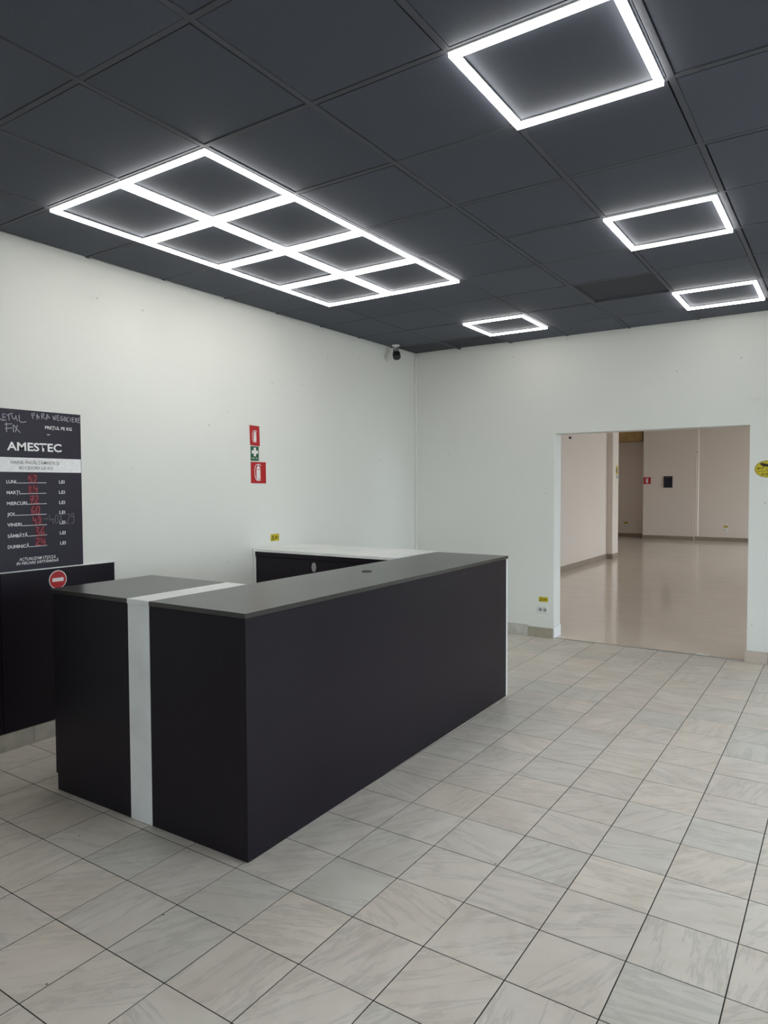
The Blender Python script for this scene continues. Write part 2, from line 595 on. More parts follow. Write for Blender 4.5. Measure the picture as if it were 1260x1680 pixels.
def in_view(x, y, z):
    """pixel and depth of a floor point, None outside the frame"""
    d = Vector((x, y, z)) - CAM
    dz = d.dot(fw)
    if dz < 0.2:
        return None
    px, py = 630 + F_PX * d.dot(rt) / dz, 840 - F_PX * d.dot(up) / dz
    return dz if -60 < px < 1320 and -60 < py < 1760 else None


def behind_counter(x, y):
    d = Vector((x, y, 0)) - CAM
    for bx0, bx1, by0, by1 in ((0.21, 1.50, -0.10, 0.5), (0.92, 1.48, 0.5, 2.6)):
        t0, t1 = 0.0, 1.0
        for o_, dd, lo, hi in ((CAM.x, d.x, bx0, bx1), (CAM.y, d.y, by0, by1), (CAM.z, d.z, 0.0, 1.03)):
            ta, tb = (lo - o_) / dd, (hi - o_) / dd
            if ta > tb:
                ta, tb = tb, ta
            t0, t1 = max(t0, ta), min(t1, tb)
        if t0 < t1 - 1e-4:
            return True
    return False


cells = []
cp, sp = math.cos(PSI), math.sin(PSI)
for i in range(-9, 18):
    for j in range(-15, 20):
        a_, b_ = (i + 0.5) * TX, (j + 0.5) * TY
        cx, cy = GX + cp * a_ - sp * b_, GY + sp * a_ + cp * b_
        x0, x1 = max(cx - TX / 2, XL), min(cx + TX / 2, XR)
        y0, y1 = max(cy - TY / 2, YF), min(cy + TY / 2, YB + 0.012)
        if x1 - x0 < 0.02 or y1 - y0 < 0.02:
            continue
        mx_, my_ = (x0 + x1) / 2, (y0 + y1) / 2
        # three sight lines per tile: it counts as seen when any of them is free
        pts = [(mx_, my_), (x1 - 0.03, my_), (mx_, y0 + 0.03), (x0 + 0.03, y0 + 0.03), (x1 - 0.03, y1 - 0.03)]
        dv = [in_view(px_, py_, 0) for px_, py_ in pts]
        seen = any(v and not behind_counter(px_, py_) for v, (px_, py_) in zip(dv, pts))
        dist = (Vector((mx_, my_, 0)) - CAM).length
        cells.append((0 if seen else 1, dist, mx_, my_, x1 - x0, y1 - y0))
cells.sort()
std = bmesh.new()
tile_mesh(std, TX - GAP, TY - GAP)
std_me = bpy.data.meshes.new('tile')
std.to_mesh(std_me)
std.free()
std_me.materials.append(M['marble'])
rest = bmesh.new()
SEEN_TILES = sum(1 for c in cells if c[0] == 0)
for k, (ns, dist, cx, cy, sx, sy) in enumerate(cells):
    if ns == 0 and k < 300:
        o = bpy.data.objects.new('tile', std_me)
        COL.objects.link(o)
        o.location = (cx, cy, -random.uniform(0, 0.0006))
        o.rotation_euler = (random.uniform(-0.0008, 0.0008), random.uniform(-0.0008, 0.0008), PSI)
        o.scale = ((sx - GAP) / (TX - GAP), (sy - GAP) / (TY - GAP), 1)
        o.parent = floor
    else:
        tile_mesh(rest, sx - GAP, sy - GAP, cx, cy, PSI)
o = obj('tile_field', rest, M['marble'], floor)
o['kind'] = 'stuff'
print('tiles in view', SEEN_TILES)

# hall behind the opening
bm = bmesh.new()
add_box(bm, -4.4, XR2 + T, YB + 0.028, YE + 0.9, -0.15, 0.002)
struct(obj('floor_hall', bm, M['hall_floor']))
bm = bmesh.new()
add_box(bm, DX0 - 0.02, DX1 + 0.006, YB + 0.010, YB + 0.034, -0.01, 0.006, 0.002)
struct(obj('trim_1', bm, M['steel']))
bm = bmesh.new()
add_box(bm, XL2 - T, XL2, YB2, 12.76, 0, H2)
wall_hall_left = struct(obj('wall_hall_left', bm, M['wall_hall']))
bm = bmesh.new()
add_box(bm, XL2 - T, -0.60, 12.76, 13.19, 0, H2)
struct(obj('wall_hall_pier', bm, M['wall_hall']))
bm = bmesh.new()
add_box(bm, -1.455, -0.075, YE - 0.06, YE + 0.7, 0, H2)
add_box(bm, -0.075, XR2 + T, YE, YE + 0.7, 0, H2)
add_box(bm, -4.2, -1.455, YE + 0.5, YE + 0.7, 0, H2)
wall_hall_back = struct(obj('wall_hall_back', bm, M['wall_hall']))
bm = bmesh.new()
add_box(bm, -4.4, -4.2, 13.19, YE + 0.7, 0, H2)
add_box(bm, -4.4, XL2 - T, 13.0, 13.19, 0, H2)
struct(obj('wall_hall_side', bm, M['wall_hall']))
wall_with_holes_x('wall_hall_right', M['wall_hall'], XR2, XR2 + T, YB2, YE + 0.7, H2, WIN_FAR)
bm = bmesh.new()
add_box(bm, XR, XR2 + T, YB2 - 0.15, YB2, 0, H2)
struct(obj('wall_hall_front', bm, M['wall_hall']))
bm = bmesh.new()
add_box(bm, -4.4, XR2 + T, YB2, YE + 0.7, H2, H2 + 0.1)
struct(obj('ceiling_hall', bm, plain('hall_ceiling_paint', (0.7, 0.66, 0.62), 0.8, 0.2)))

# baseboards, one ceramic or marble length after the other
bb = struct(thing('baseboard_left', '', ''))
del bb['label'], bb['category']
ys = [YF + 0.01, -4.02, -3.52, -3.02, -2.52, -2.02, -1.52, -1.02, -0.52, -0.10, 0.17, 0.60, 1.05, 1.50, 1.95, 2.40, 2.85, 3.30, 3.75, 4.20, 4.69]
for p, q in zip(ys, ys[1:]):
    box('skirting_tile', M['skirt'], XL, XL + 0.014, p + 0.001, q - 0.001, 0, 0.106 + random.uniform(-0.001, 0.001), bb)
bb = struct(thing('baseboard_back', '', ''))
del bb['label'], bb['category']
for p, q in ((-0.55, -0.11), (-0.11, 0.34), (0.34, 0.80)):
    box('skirting_tile', M['skirt'], p + 0.001, q - 0.001, YB - 0.014, YB, 0, 0.112, bb)
box('skirting_tile', M['skirt_tan'], 0.80, 1.066, YB - 0.017, YB, 0, 0.098, bb)['label'] = 'olive tan skirting tile'
box('skirting_tile', M['white_print'], DX0, DX0 + 0.010, YB - 0.004, YB2, 0.002, 0.115, bb)['label'] = 'white skirting tile in the opening'
box('skirting_tile', M['skirt_rose'], 2.815, 2.995, YB - 0.024, YB, 0, 0.102, bb)['label'] = 'rosy beige skirting tile'
for p, q in ((2.995, 3.45), (3.45, 3.9), (3.9, 4.35), (4.35, 4.8), (4.8, 5.25), (5.25, 5.7), (5.7, 6.18)):
    box('skirting_tile', M['skirt'], p + 0.001, q - 0.001, YB - 0.014, YB, 0, 0.106, bb)
bb = struct(thing('baseboard_hall', '', ''))
del bb['label'], bb['category']
for k in range(13):
    p = YB2 + 0.01 + k * 0.605
    box('skirting_tile', M['skirt_hall'], XL2, XL2 + 0.012, p, min(p + 0.602, 12.745), 0.002, 0.105, bb)
box('skirting_tile', M['skirt_hall'], XL2 + 0.012, -0.588, 12.748, 12.76, 0.002, 0.105, bb)
box('skirting_tile', M['skirt_hall'], -0.60, -0.588, 12.762, 13.19, 0.002, 0.105, bb)
for p, q in ((-4.18, -3.6), (-3.6, -3.0), (-3.0, -2.4), (-2.4, -1.83), (-1.83, -1.468)):
    box('skirting_tile', M['skirt_hall'], p, q - 0.002, YE + 0.488, YE + 0.5, 0.002, 0.105, bb)
box('skirting_tile', M['skirt_hall'], -1.467, -1.455, YE - 0.072, YE + 0.486, 0.002, 0.105, bb)
for p, q in ((-1.453, -0.86), (-0.86, -0.076)):
    box('skirting_tile', M['skirt_hall'], p, q - 0.002, YE - 0.072, YE - 0.06, 0.002, 0.105, bb)
for k in range(12):
    p = -0.062 + k * 0.602
    box('skirting_tile', M['skirt_hall'], p, p + 0.6, YE - 0.012, YE, 0.002, 0.105, bb)

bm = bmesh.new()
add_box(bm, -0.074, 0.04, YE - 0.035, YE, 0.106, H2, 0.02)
struct(obj('trim_4', bm, wall_paint('lit_corner_tone', (0.72, 0.62, 0.535), 0.1)))  # paler tone on this strip stands in for light on the wall step
# corner strip of the two walls, timber lintel over the recess in the hall
bm = bmesh.new()
add_box(bm, XL, XL + 0.026, YB - 0.022, YB, 0.113, H - 0.03, 0.004)
struct(obj('trim_2', bm, M['wall']))
bm = bmesh.new()
add_box(bm, -4.2, -1.50, YE + 0.02, YE + 0.5, 2.845, 3.12, 0.01)
trim3 = struct(obj('trim_3', bm, M['timber']))
box('edge_strip', M['umber'], -4.2, -1.456, YE + 0.05, YE + 0.5, 3.121, 3.22, trim3)
box('edge_strip', M['umber'], -1.499, -1.456, YE + 0.03, YE + 0.5, 2.86, 3.12, trim3)

# ceiling: dark void, charcoal tiles lying in a grid of bars
bm = bmesh.new()
add_box(bm, XL - T, XR + T, YF - T, YB2, H + 0.045, H + 0.12)
ceiling = struct(obj('ceiling', bm, M['void']))
P = 0.6
BW = 0.024
bm = bmesh.new()
add_box(bm, -0.5, 0.5, -0.5, 0.5, 0, 0.012, 0.0)
ct_me = bpy.data.meshes.new('ceiling_tile')
bm.to_mesh(ct_me)
bm.free()
ct_me.materials.append(M['ceil'])
ct_dark = ct_me.copy()
ct_dark.materials.clear()
ct_dark.materials.append(M['ceil_dark'])
for p in range(-1, 11):
    for q in range(-8, 8):
        x0, x1 = max(p * P, XL), min((p + 1) * P, XR)
        y0, y1 = max(q * P, YF), min((q + 1) * P, YB)
        if x1 - x0 < 0.03 or y1 - y0 < 0.03:
            continue
        dark = (p, q) in ((3, 5), (-1, 7), (0, 7))
        o = bpy.data.objects.new('ceiling_tile', ct_dark if dark else ct_me)
        COL.objects.link(o)
        o.location = ((x0 + x1) / 2 + random.uniform(-0.004, 0.004), (y0 + y1) / 2 + random.uniform(-0.004, 0.004), H + 0.002 + random.uniform(0, 0.0015) + (0.012 if dark else 0))
        o.scale = (x1 - x0 - BW - 0.009, y1 - y0 - BW - 0.009, 1)
        o.rotation_euler = (random.uniform(-0.004, 0.004), random.uniform(-0.004, 0.004), 0)
        o.parent = ceiling
for p in range(0, 11):
    box('grid_bar', M['bar'], p * P - BW / 2, p * P + BW / 2, YF, YB, H, H + 0.03, ceiling, 0.0008)
for q in range(-7, 8):
    for p in range(-1, 11):
        x0, x1 = max(p * P + BW / 2, XL), min((p + 1) * P - BW / 2, XR)
        if x1 - x0 > 0.03:
            box('grid_bar', M['bar'], x0, x1, q * P - BW / 2, q * P + BW / 2, H + 0.0008, H + 0.028, ceiling, 0.0008)

# ------------------------------------------------------------------ LED frame lights
SW = 0.0245


def led_frame(x0, x1, y0, y1, label, group):
    t = thing('led_frame_light', label, 'ceiling light', ((x0 + x1) / 2, (y0 + y1) / 2, H), 0, group)
    hx, hy = (x1 - x0) / 2, (y1 - y0) / 2

    def ring(z0, z1, out, inn):
        b_ = bmesh.new()
        lv = []
        for z in (z0, z1):
            for e in (out, inn):
                lv.append([b_.verts.new((sx * (hx - e), sy * (hy - e), z)) for sx, sy in ((-1, -1), (1, -1), (1, 1), (-1, 1))])
        lo_o, lo_i, hi_o, hi_i = lv
        for k in range(4):
            k2 = (k + 1) % 4
            b_.faces.new((lo_o[k], lo_o[k2], lo_i[k2], lo_i[k]))
            b_.faces.new((hi_o[k], hi_o[k2], hi_i[k2], hi_i[k]))
            b_.faces.new((lo_o[k], lo_o[k2], hi_o[k2], hi_o[k]))
            b_.faces.new((lo_i[k], lo_i[k2], hi_i[k2], hi_i[k]))
        return b_
    obj('housing', ring(-0.005, 0.0, 0.0, SW + 0.004), M['white_metal'], t)
    obj('diffuser', ring(-0.019, -0.005, 0.002, SW + 0.001), M['led'], t)
    return t


GRP = 'eight LED frames joined over the counter'
for p in range(2):
    for q in range(4):
        side = 'wall-side' if p == 0 else 'room-side'
        place = ('nearest the viewer', 'second from the viewer', 'third from the viewer', 'farthest from the viewer')[q]
        led_frame(p * P + 0.003, (p + 1) * P - 0.003, q * P + 0.003, (q + 1) * P - 0.003,
                  'square LED frame in the eight-frame grid, %s row, %s' % (side, place), GRP)
led_frame(4 * P, 5 * P - 0.024, 0 * P + 0.002, 1 * P, 'single square LED frame cut by the top edge of the picture', 'single LED frames')
led_frame(4 * P, 5 * P - 0.024, 3 * P, 4 * P, 'single square LED frame in the middle of the right-hand row of three', 'single LED frames')
led_frame(4 * P, 5 * P - 0.024, 6 * P, 7 * P, 'single square LED frame by the back wall above the wide opening', 'single LED frames')
led_frame(1 * P, 2 * P - 0.014, 6 * P, 7 * P - 0.01, 'single square LED frame by the back wall near the corner camera', 'single LED frames')

# unseen frames added right of and behind the viewer to brighten floor and right side
for p_, q_, w_ in ((7, 6, 'by the back wall'), (7, 3, 'level with the middle frame'), (7, 0, 'level with the nearest frame'), (7, -3, 'behind the viewer'), (4, -3, 'behind the viewer'), (1, -3, 'behind the viewer')):
    led_frame(p_ * P, (p_ + 1) * P - 0.024, q_ * P, (q_ + 1) * P, 'added single square LED frame outside the picture, %s, ceiling column %s' % (w_, {7: 'farthest right', 4: 'middle', 1: 'wall side'}[p_]), 'single LED frames')

# ------------------------------------------------------------------ reception counter
CH, CT = 1.043, 0.022
ct = thing('reception_counter', 'long black laminate reception counter with a white stripe, standing on the marble tiles', 'counter', (1.519, -0.104, 0), 0.0192)
ct_z = CH - CT
box('front_panel', M['black'], -1.330, -0.746, 0, 0.018, 0.002, ct_z - 0.001, ct, 0.001)
box('front_panel', M['black'], -0.596, -0.019, 0, 0.018, 0.002, ct_z - 0.001, ct, 0.001)
box('stripe_panel', M['white_lam'], -0.745, -0.597, -0.002, 0.018, 0.002, ct_z - 0.001, ct, 0.001)['label'] = 'white stripe down the front'
box('side_panel', M['black'], -0.018, 0, 0, 2.722, 0.002, ct_z - 0.001, ct, 0.001)
box('end_panel', M['white_lam'], -0.60, 0.003, 2.723, 2.741, 0.002, ct_z - 0.001, ct, 0.001)['label'] = 'white end panel'
box('inner_panel', M['white_lam'], -0.60, -0.582, 0.626, 2.722, 0.002, ct_z - 0.001, ct, 0.001)
box('back_panel', M['white_lam'], -1.31, -0.60, 0.607, 0.625, 0.002, ct_z - 0.001, ct, 0.001)
box('carcass_side', M['white_lam'], -1.330, -1.312, 0.019, 0.625, 0.002, ct_z - 0.001, ct, 0.001)
box('door', M['black'], -1.351, -1.332, 0.004, 0.622, 0.085, ct_z - 0.006, ct, 0.002)
box('worktop', M['black_top'], -1.356, -0.746, -0.006, 0.631, ct_z, CH, ct, 0.0015)
box('worktop', M['white_lam'], -0.745, -0.593, -0.0065, 0.632, ct_z, CH + 0.0005, ct, 0.0015)['label'] = 'white stripe across the worktop'
box('worktop', M['black_top'], -0.592, 0.006, -0.006, 2.748, ct_z, CH, ct, 0.0015)
bm = bmesh.new()
lathe(bm, [(0.0, 0.0012), (0.020, 0.0012), (0.023, 0.004), (0.031, 0.004), (0.033, 0.0)], Matrix.Translation((-0.366, 1.43, CH)))
obj('cable_grommet', bm, M['black_plastic'], ct, True)

# white return desk between the left wall and the counter's far end
rd = thing('return_desk', 'white-topped black-fronted return desk between the left wall and the counter', 'desk', (-0.565, 2.075, 0))
RW, RD = 1.420, 0.615
box('desk_top', M['white_lam'], 0, RW, 0, RD, 1.022, 1.045, rd)
box('side_panel', M['white_lam'], 0, 0.018, 0.002, RD, 0.002, 1.021, rd)
box('side_panel', M['white_lam'], RW - 0.018, RW, 0.002, RD, 0.002, 1.021, rd)
box('front_rail', M['black'], 0.019, RW - 0.019, 0.006, 0.024, 0.985, 1.0205, rd)
box('front_panel', M['black'], 0.019, RW - 0.019, 0.016, 0.034, 0.002, 0.983, rd)
box('back_panel', M['white_lam'], 0.019, RW - 0.019, RD - 0.018, RD, 0.002, 1.021, rd)
bm = bmesh.new()
plate(bm, [(0.022 * math.cos(a) * (1.0 if math.sin(a) > -0.4 else 0.92), max(0.038 * math.sin(a), -0.034)) for a in [2 * math.pi * k / 28 for k in range(28)]], 0.006,
      Matrix.Translation((0.642, 0.016, 0.925)) @ BACK)
obj('cable_port', bm, M['grey_plastic'], rd)['label'] = 'pale oval cable port'

# ------------------------------------------------------------------ left wall: black boards, price board, signs
PX = XL + 0.018
wb = thing('wall_board', 'black board on the left wall under the price board, with a round no-entry sticker', 'board', (XL, 0.37, 0.11))
box('panel', M['black'], 0, 0.018, -0.382, 0.378, 0, 0.946, wb, 0.0015)
box('edge_strip', M['white_lam'], 0, 0.018, -0.382, 0.378, 0.9465, 0.949, wb, 0.0005)
wb2 = thing('wall_board', 'black board cut by the left edge of the picture, beside the sticker board', 'board', (XL, -0.5, 0.11))
box('panel', M['black'], 0, 0.018, -0.4, 0.484, 0, 0.946, wb2, 0.0015)
box('edge_strip', M['white_lam'], 0, 0.018, -0.4, 0.484, 0.9465, 0.949, wb2, 0.0005)

ne = thing('no_entry_sticker', 'round red no-entry sticker with a white bar on the black board', 'sticker', (PX, 0.341, 0.984))
bm = bmesh.new()
circle = lambda r, n=40: [(r * math.cos(2 * math.pi * k / n), r * math.sin(2 * math.pi * k / n)) for k in range(n)]
plate(bm, circle(0.0585), 0.001, Matrix.Translation((0.0003, 0, 0)) @ LEFT)
obj('backing', bm, M['sign_white'], ne)
bm = bmesh.new()
plate(bm, circle(0.0535), 0.0006, Matrix.Translation((0.0014, 0, 0)) @ LEFT)
obj('face', bm, M['sign_red'], ne)
bm = bmesh.new()
plate(bm, [(-0.037, -0.0115), (0.037, -0.0115), (0.037, 0.0115), (-0.037, 0.0115)], 0.0006, Matrix.Translation((0.0021, 0, 0)) @ LEFT)
obj('bar', bm, M['sign_white'], ne)

pb = thing('price_board', 'dark price board with white lettering and red handwritten prices on the left wall', 'sign', (XL, 0, 0))
box('board', M['poster'], 0.0012, 0.006, -0.085, 0.526, 1.063, 2.026, pb, 0.001)
BF = Matrix.Translation((0.006, 0, 0)) @ LEFT
bm = bmesh.new()
plate(bm, [(-0.085, 1.6538), (0.5225, 1.6538), (0.5225, 1.7403), (-0.085, 1.7403)], 0.0004, Matrix.Translation((0.0001, 0, 0)) @ BF)
obj('white_band', bm, M['white_print'], pb)
CHALK= [[(-0.0231, 2.0012), (-0.0228, 1.9566)], [(-0.0231, 1.9998), (-0.012, 2.0021), (-0.0081, 1.9927), (-0.0139, 1.9824), (-0.0222, 1.9803)], [(-0.0026, 1.9945), (-0.0028, 1.9553)], [(-0.0026, 1.9945), (0.0058, 1.9966), (0.0098, 1.9871), (-0.0002, 1.9765), (0.0222, 1.953)], [(0.028, 1.9901), (0.0299, 1.9536)], [(0.028, 1.9901), (0.0435, 1.992)], [(0.029, 1.9725), (0.0452, 1.9745)], [(0.0299, 1.9536), (0.047, 1.9584)], [(0.0512, 1.9863), (0.0864, 2.0006)], [(0.0619, 1.9914), (0.0661, 1.9577)], [(0.0804, 1.9887), (0.0858, 1.9735), (0.0942, 1.9656), (0.103, 1.972), (0.1064, 1.9894)], [(0.1064, 1.9894), (0.1087, 1.9681), (0.1158, 1.9586)], [(0.126, 1.9924), (0.126, 1.9608), (0.1346, 1.9521), (0.1493, 1.9517), (0.1671, 1.9567)], [(0.0487, 1.9423), (0.0488, 1.8885)], [(0.04, 1.9325), (0.0806, 1.9382)], [(0.0408, 1.9078), (0.08, 1.9125)], [(0.0884, 1.9309), (0.0896, 1.891)], [(0.0934, 1.9305), (0.1088, 1.9094), (0.1302, 1.8885)], [(0.1137, 1.9312), (0.1074, 1.9122), (0.1011, 1.8903)]]
CHALK2= [[(0.2023, 2.0065), (0.2107, 1.978)], [(0.2023, 2.005), (0.2221, 2.0125)], [(0.2066, 1.9937), (0.2218, 2.0008)], [(0.2357, 2.0078), (0.2364, 1.9756)], [(0.2357, 2.0078), (0.2503, 1.9811)], [(0.2337, 1.99), (0.2506, 1.9943)], [(0.2648, 2.0102), (0.2672, 1.9809)], [(0.2648, 2.0102), (0.2788, 2.0143), (0.2817, 2.0057), (0.2676, 1.9971), (0.2905, 1.9812)], [(0.3005, 2.0117), (0.2966, 1.9787)], [(0.3005, 2.0117), (0.3172, 1.9877)], [(0.2938, 1.9918), (0.3158, 1.9936)], [(0.3381, 2.0043), (0.3439, 1.9808)], [(0.3381, 2.0043), (0.3535, 1.9815)], [(0.3535, 1.9815), (0.3541, 2.0086)], [(0.3637, 2.0078), (0.3678, 1.979)], [(0.3637, 2.0078), (0.3782, 2.0105)], [(0.365, 1.9944), (0.3779, 1.9978)], [(0.3678, 1.979), (0.384, 1.9823)], [(0.4024, 2.0079), (0.3909, 2.0025), (0.3905, 1.9843), (0.3985, 1.9789), (0.4067, 1.9856), (0.4053, 1.993), (0.3987, 1.9916)], [(0.4137, 2.0043), (0.4148, 1.9816), (0.4246, 1.9808), (0.4234, 2.002), (0.4137, 2.0043)], [(0.4432, 2.0051), (0.4316, 1.9996), (0.4327, 1.9784), (0.4425, 1.9761)], [(0.4529, 1.9952), (0.4542, 1.98)], [(0.4521, 2.0037), (0.453, 2.0019)], [(0.4663, 2.0023), (0.4674, 1.9764)], [(0.4663, 2.0023), (0.4797, 2.004)], [(0.467, 1.9901), (0.4794, 1.9926)], [(0.4674, 1.9764), (0.4808, 1.9773)], [(0.4897, 2.0011), (0.4908, 1.9765)], [(0.4897, 2.0011), (0.4998, 2.0019), (0.4996, 1.9926), (0.4911, 1.9904), (0.5026, 1.9774)], [(0.51, 2.0042), (0.5093, 1.9748)], [(0.51, 2.0042), (0.5219, 2.0061)], [(0.5103, 1.9909), (0.5209, 1.9927)], [(0.5093, 1.9748), (0.5212, 1.9763)]]
CHALK3= [[(0.2657, 1.367), (0.2931, 1.3669)], [(0.3035, 1.3875), (0.305, 1.358), (0.3318, 1.3632)], [(0.324, 1.3656), (0.3277, 1.3338)], [(0.3503, 1.3889), (0.3412, 1.384), (0.3392, 1.3459), (0.3468, 1.3371), (0.357, 1.3409), (0.358, 1.3833), (0.3503, 1.3889)], [(0.3704, 1.3829), (0.3818, 1.3846), (0.3745, 1.3635), (0.3706, 1.3403)], [(0.379, 1.3612), (0.3834, 1.3546)], [(0.4126, 1.3319), (0.4149, 1.3314)], [(0.4185, 1.3897), (0.4279, 1.3936), (0.4358, 1.3847), (0.4319, 1.3655), (0.4149, 1.3318), (0.4334, 1.332)], [(0.4651, 1.3923), (0.4535, 1.3949), (0.4462, 1.3843), (0.4506, 1.3734), (0.4648, 1.3771), (0.4663, 1.3923), (0.4638, 1.3317), (0.4474, 1.3324)]]
RED= [[(0.1931, 1.6313), (0.175, 1.6268), (0.1725, 1.6136), (0.1905, 1.6181), (0.1931, 1.6313), (0.1899, 1.5918)], [(0.2112, 1.6293), (0.2182, 1.636), (0.2263, 1.6294), (0.2223, 1.6162), (0.2081, 1.5918), (0.2299, 1.591)], [(0.1826, 1.5677), (0.1734, 1.5589), (0.1866, 1.5457), (0.1728, 1.5326), (0.1816, 1.526), (0.1886, 1.5347), (0.1754, 1.548), (0.1892, 1.561), (0.1826, 1.5677)], [(0.2075, 1.5698), (0.2094, 1.5521), (0.2276, 1.5511)], [(0.2265, 1.5609), (0.2275, 1.5263)], [(0.1812, 1.5084), (0.2016, 1.5103), (0.1893, 1.4665)], [(0.183, 1.4886), (0.2057, 1.4895)], [(0.2106, 1.5071), (0.2267, 1.5113), (0.231, 1.4966), (0.2097, 1.466), (0.2348, 1.4655)], [(0.2024, 1.4485), (0.1883, 1.4247), (0.19, 1.4026), (0.2059, 1.4021), (0.204, 1.4198), (0.1904, 1.418)], [(0.2275, 1.4479), (0.2181, 1.4371), (0.2196, 1.4016), (0.2379, 1.4009), (0.2389, 1.4409), (0.2275, 1.4479)], [(0.1964, 1.3847), (0.2004, 1.3603), (0.2164, 1.3618)], [(0.212, 1.3709), (0.2158, 1.3361)], [(0.2376, 1.3854), (0.2281, 1.3746), (0.2485, 1.356), (0.2434, 1.3384), (0.232, 1.3434), (0.2488, 1.3693), (0.2376, 1.3854)], [(0.2131, 1.3176), (0.2314, 1.3167), (0.2217, 1.295), (0.2353, 1.2853), (0.2326, 1.2699), (0.2143, 1.271)], [(0.2639, 1.3195), (0.2447, 1.2937), (0.2465, 1.2713), (0.2651, 1.2702), (0.2631, 1.286), (0.2491, 1.2845)], [(0.2114, 1.2468), (0.2276, 1.2524), (0.2342, 1.2386), (0.2105, 1.2091), (0.2381, 1.2084)], [(0.246, 1.249), (0.2477, 1.2243), (0.271, 1.2249)], [(0.2654, 1.2432), (0.2691, 1.2035)]]
SMEAR= [[(0.1688, 1.6464), (0.2322, 1.6472), (0.2308, 1.5874), (0.1696, 1.5874)], [(0.1694, 1.5808), (0.2306, 1.5808), (0.2316, 1.5232), (0.1681, 1.5239)], [(0.1792, 1.5172), (0.2383, 1.5165), (0.2394, 1.4631), (0.1802, 1.4645)], [(0.1845, 1.4556), (0.2438, 1.4541), (0.2448, 1.3962), (0.1854, 1.3984)], [(0.192, 1.3915), (0.2539, 1.3892), (0.2548, 1.3311), (0.193, 1.3341)], [(0.2064, 1.3246), (0.2733, 1.3213), (0.2742, 1.2629), (0.2073, 1.267)], [(0.2049, 1.2605), (0.2741, 1.2561), (0.2751, 1.1999), (0.2059, 1.205)]]
TITLES= [('AMESTEC', 0.0484, 1.7828, 0.3912, 1.7833, 0.0501), ('PREȚUL PE KG', 0.2855, 1.9204, 0.4634, 1.9219, 0.0198), ('ACTUALIZAM STOCUL', 0.1048, 1.1218, 0.3387, 1.1164, 0.0183), ('IN FIECARE SĂPTĂMÂNĂ', 0.0888, 1.097, 0.3552, 1.0946, 0.0182)]
BANDT= [('HAINE, ÎNCĂLȚĂMINTE ȘI', 0.0694, 1.7025, 0.3759, 1.7042, 0.0194), ('ACCESORII LA KG', 0.1153, 1.6702, 0.3308, 1.671, 0.0189)]
DAYS= [(('LUNI', 0.0408, 1.5859, 0.0975, 1.5864, 0.0201), (0.0997, 1.5865), (0.2865, 1.5883), ('LEI', 0.3696, 1.5854, 0.4064, 1.5865, 0.0206)), (('MARȚI', 0.0403, 1.5221, 0.1191, 1.5226, 0.0201), (0.1214, 1.5226), (0.285, 1.5236), ('LEI', 0.3681, 1.5208, 0.407, 1.5215, 0.0206)), (('MIERCURI', 0.0406, 1.4579, 0.1619, 1.4589, 0.0201), (0.1642, 1.4589), (0.2859, 1.46), ('LEI', 0.3679, 1.4565, 0.4068, 1.4568, 0.0207)), (('JOI', 0.0405, 1.3939, 0.0835, 1.3941, 0.0201), (0.0856, 1.394), (0.2844, 1.3948), ('LEI', 0.3677, 1.3941, 0.4062, 1.3939, 0.0207)), (('VINERI', 0.04, 1.331, 0.1257, 1.3307, 0.0201), (0.1279, 1.3306), (0.2841, 1.33), ('LEI', 0.3679, 1.3301, 0.4056, 1.3295, 0.0207)), (('SÂMBĂTĂ', 0.0402, 1.2644, 0.1619, 1.2657, 0.0201), (0.1642, 1.2655), (0.2838, 1.2669), ('LEI', 0.3676, 1.2653, 0.4062, 1.2641, 0.0207)), (('DUMINICĂ', 0.0397, 1.1999, 0.1695, 1.2008, 0.0202), (0.1717, 1.2007), (0.2823, 1.2016), ('LEI', 0.369, 1.201, 0.406, 1.1995, 0.0207))]
for s, x0, zb, x1, zb1, cap in TITLES:
    if s.startswith('AMESTEC'):
        lettering(s, x0, x1, zb, cap, M['white_print'], BF, pb, 0.0012, bold=0.022)
    elif s.startswith('PRE'):
        lettering(s, x0, x1, zb, cap, M['white_print'], BF, pb, 0.0012, bold=0.015)
    else:
        lettering(s, x0, x1, zb, cap, M['white_print'], BF, pb, 0.0012, bold=0.005, slant=0.25)
for s, x0, zb, x1, zb1, cap in BANDT:
    lettering(s, x0, x1, zb, cap, M['grey_print'], BF, pb, 0.0012, bold=0.004)
smear = bmesh.new()
for k, q in enumerate(SMEAR):
    w0, w1 = min(p_[0] for p_ in q), max(p_[0] for p_ in q)
    h0, h1 = min(p_[1] for p_ in q), max(p_[1] for p_ in q)
    cxx, czz = (w0 + w1) / 2, (h0 + h1) / 2
    pts = []
    for n_ in range(24):
        a = 2 * math.pi * n_ / 24
        ca, sa = math.cos(a), math.sin(a)
        e = 0.45
        pts.append((cxx + math.copysign(abs(ca) ** e, ca) * (w1 - w0) / 2 * random.uniform(0.88, 1.03),
                    czz + math.copysign(abs(sa) ** e, sa) * (h1 - h0) / 2 * random.uniform(0.92, 1.03)))
    plate(smear, pts, 0.0003, Matrix.Translation((0.0002, 0, 0)) @ BF)
obj('marker_smear', smear, M['red_smear'], pb)['label'] = 'dark red wiped smears'
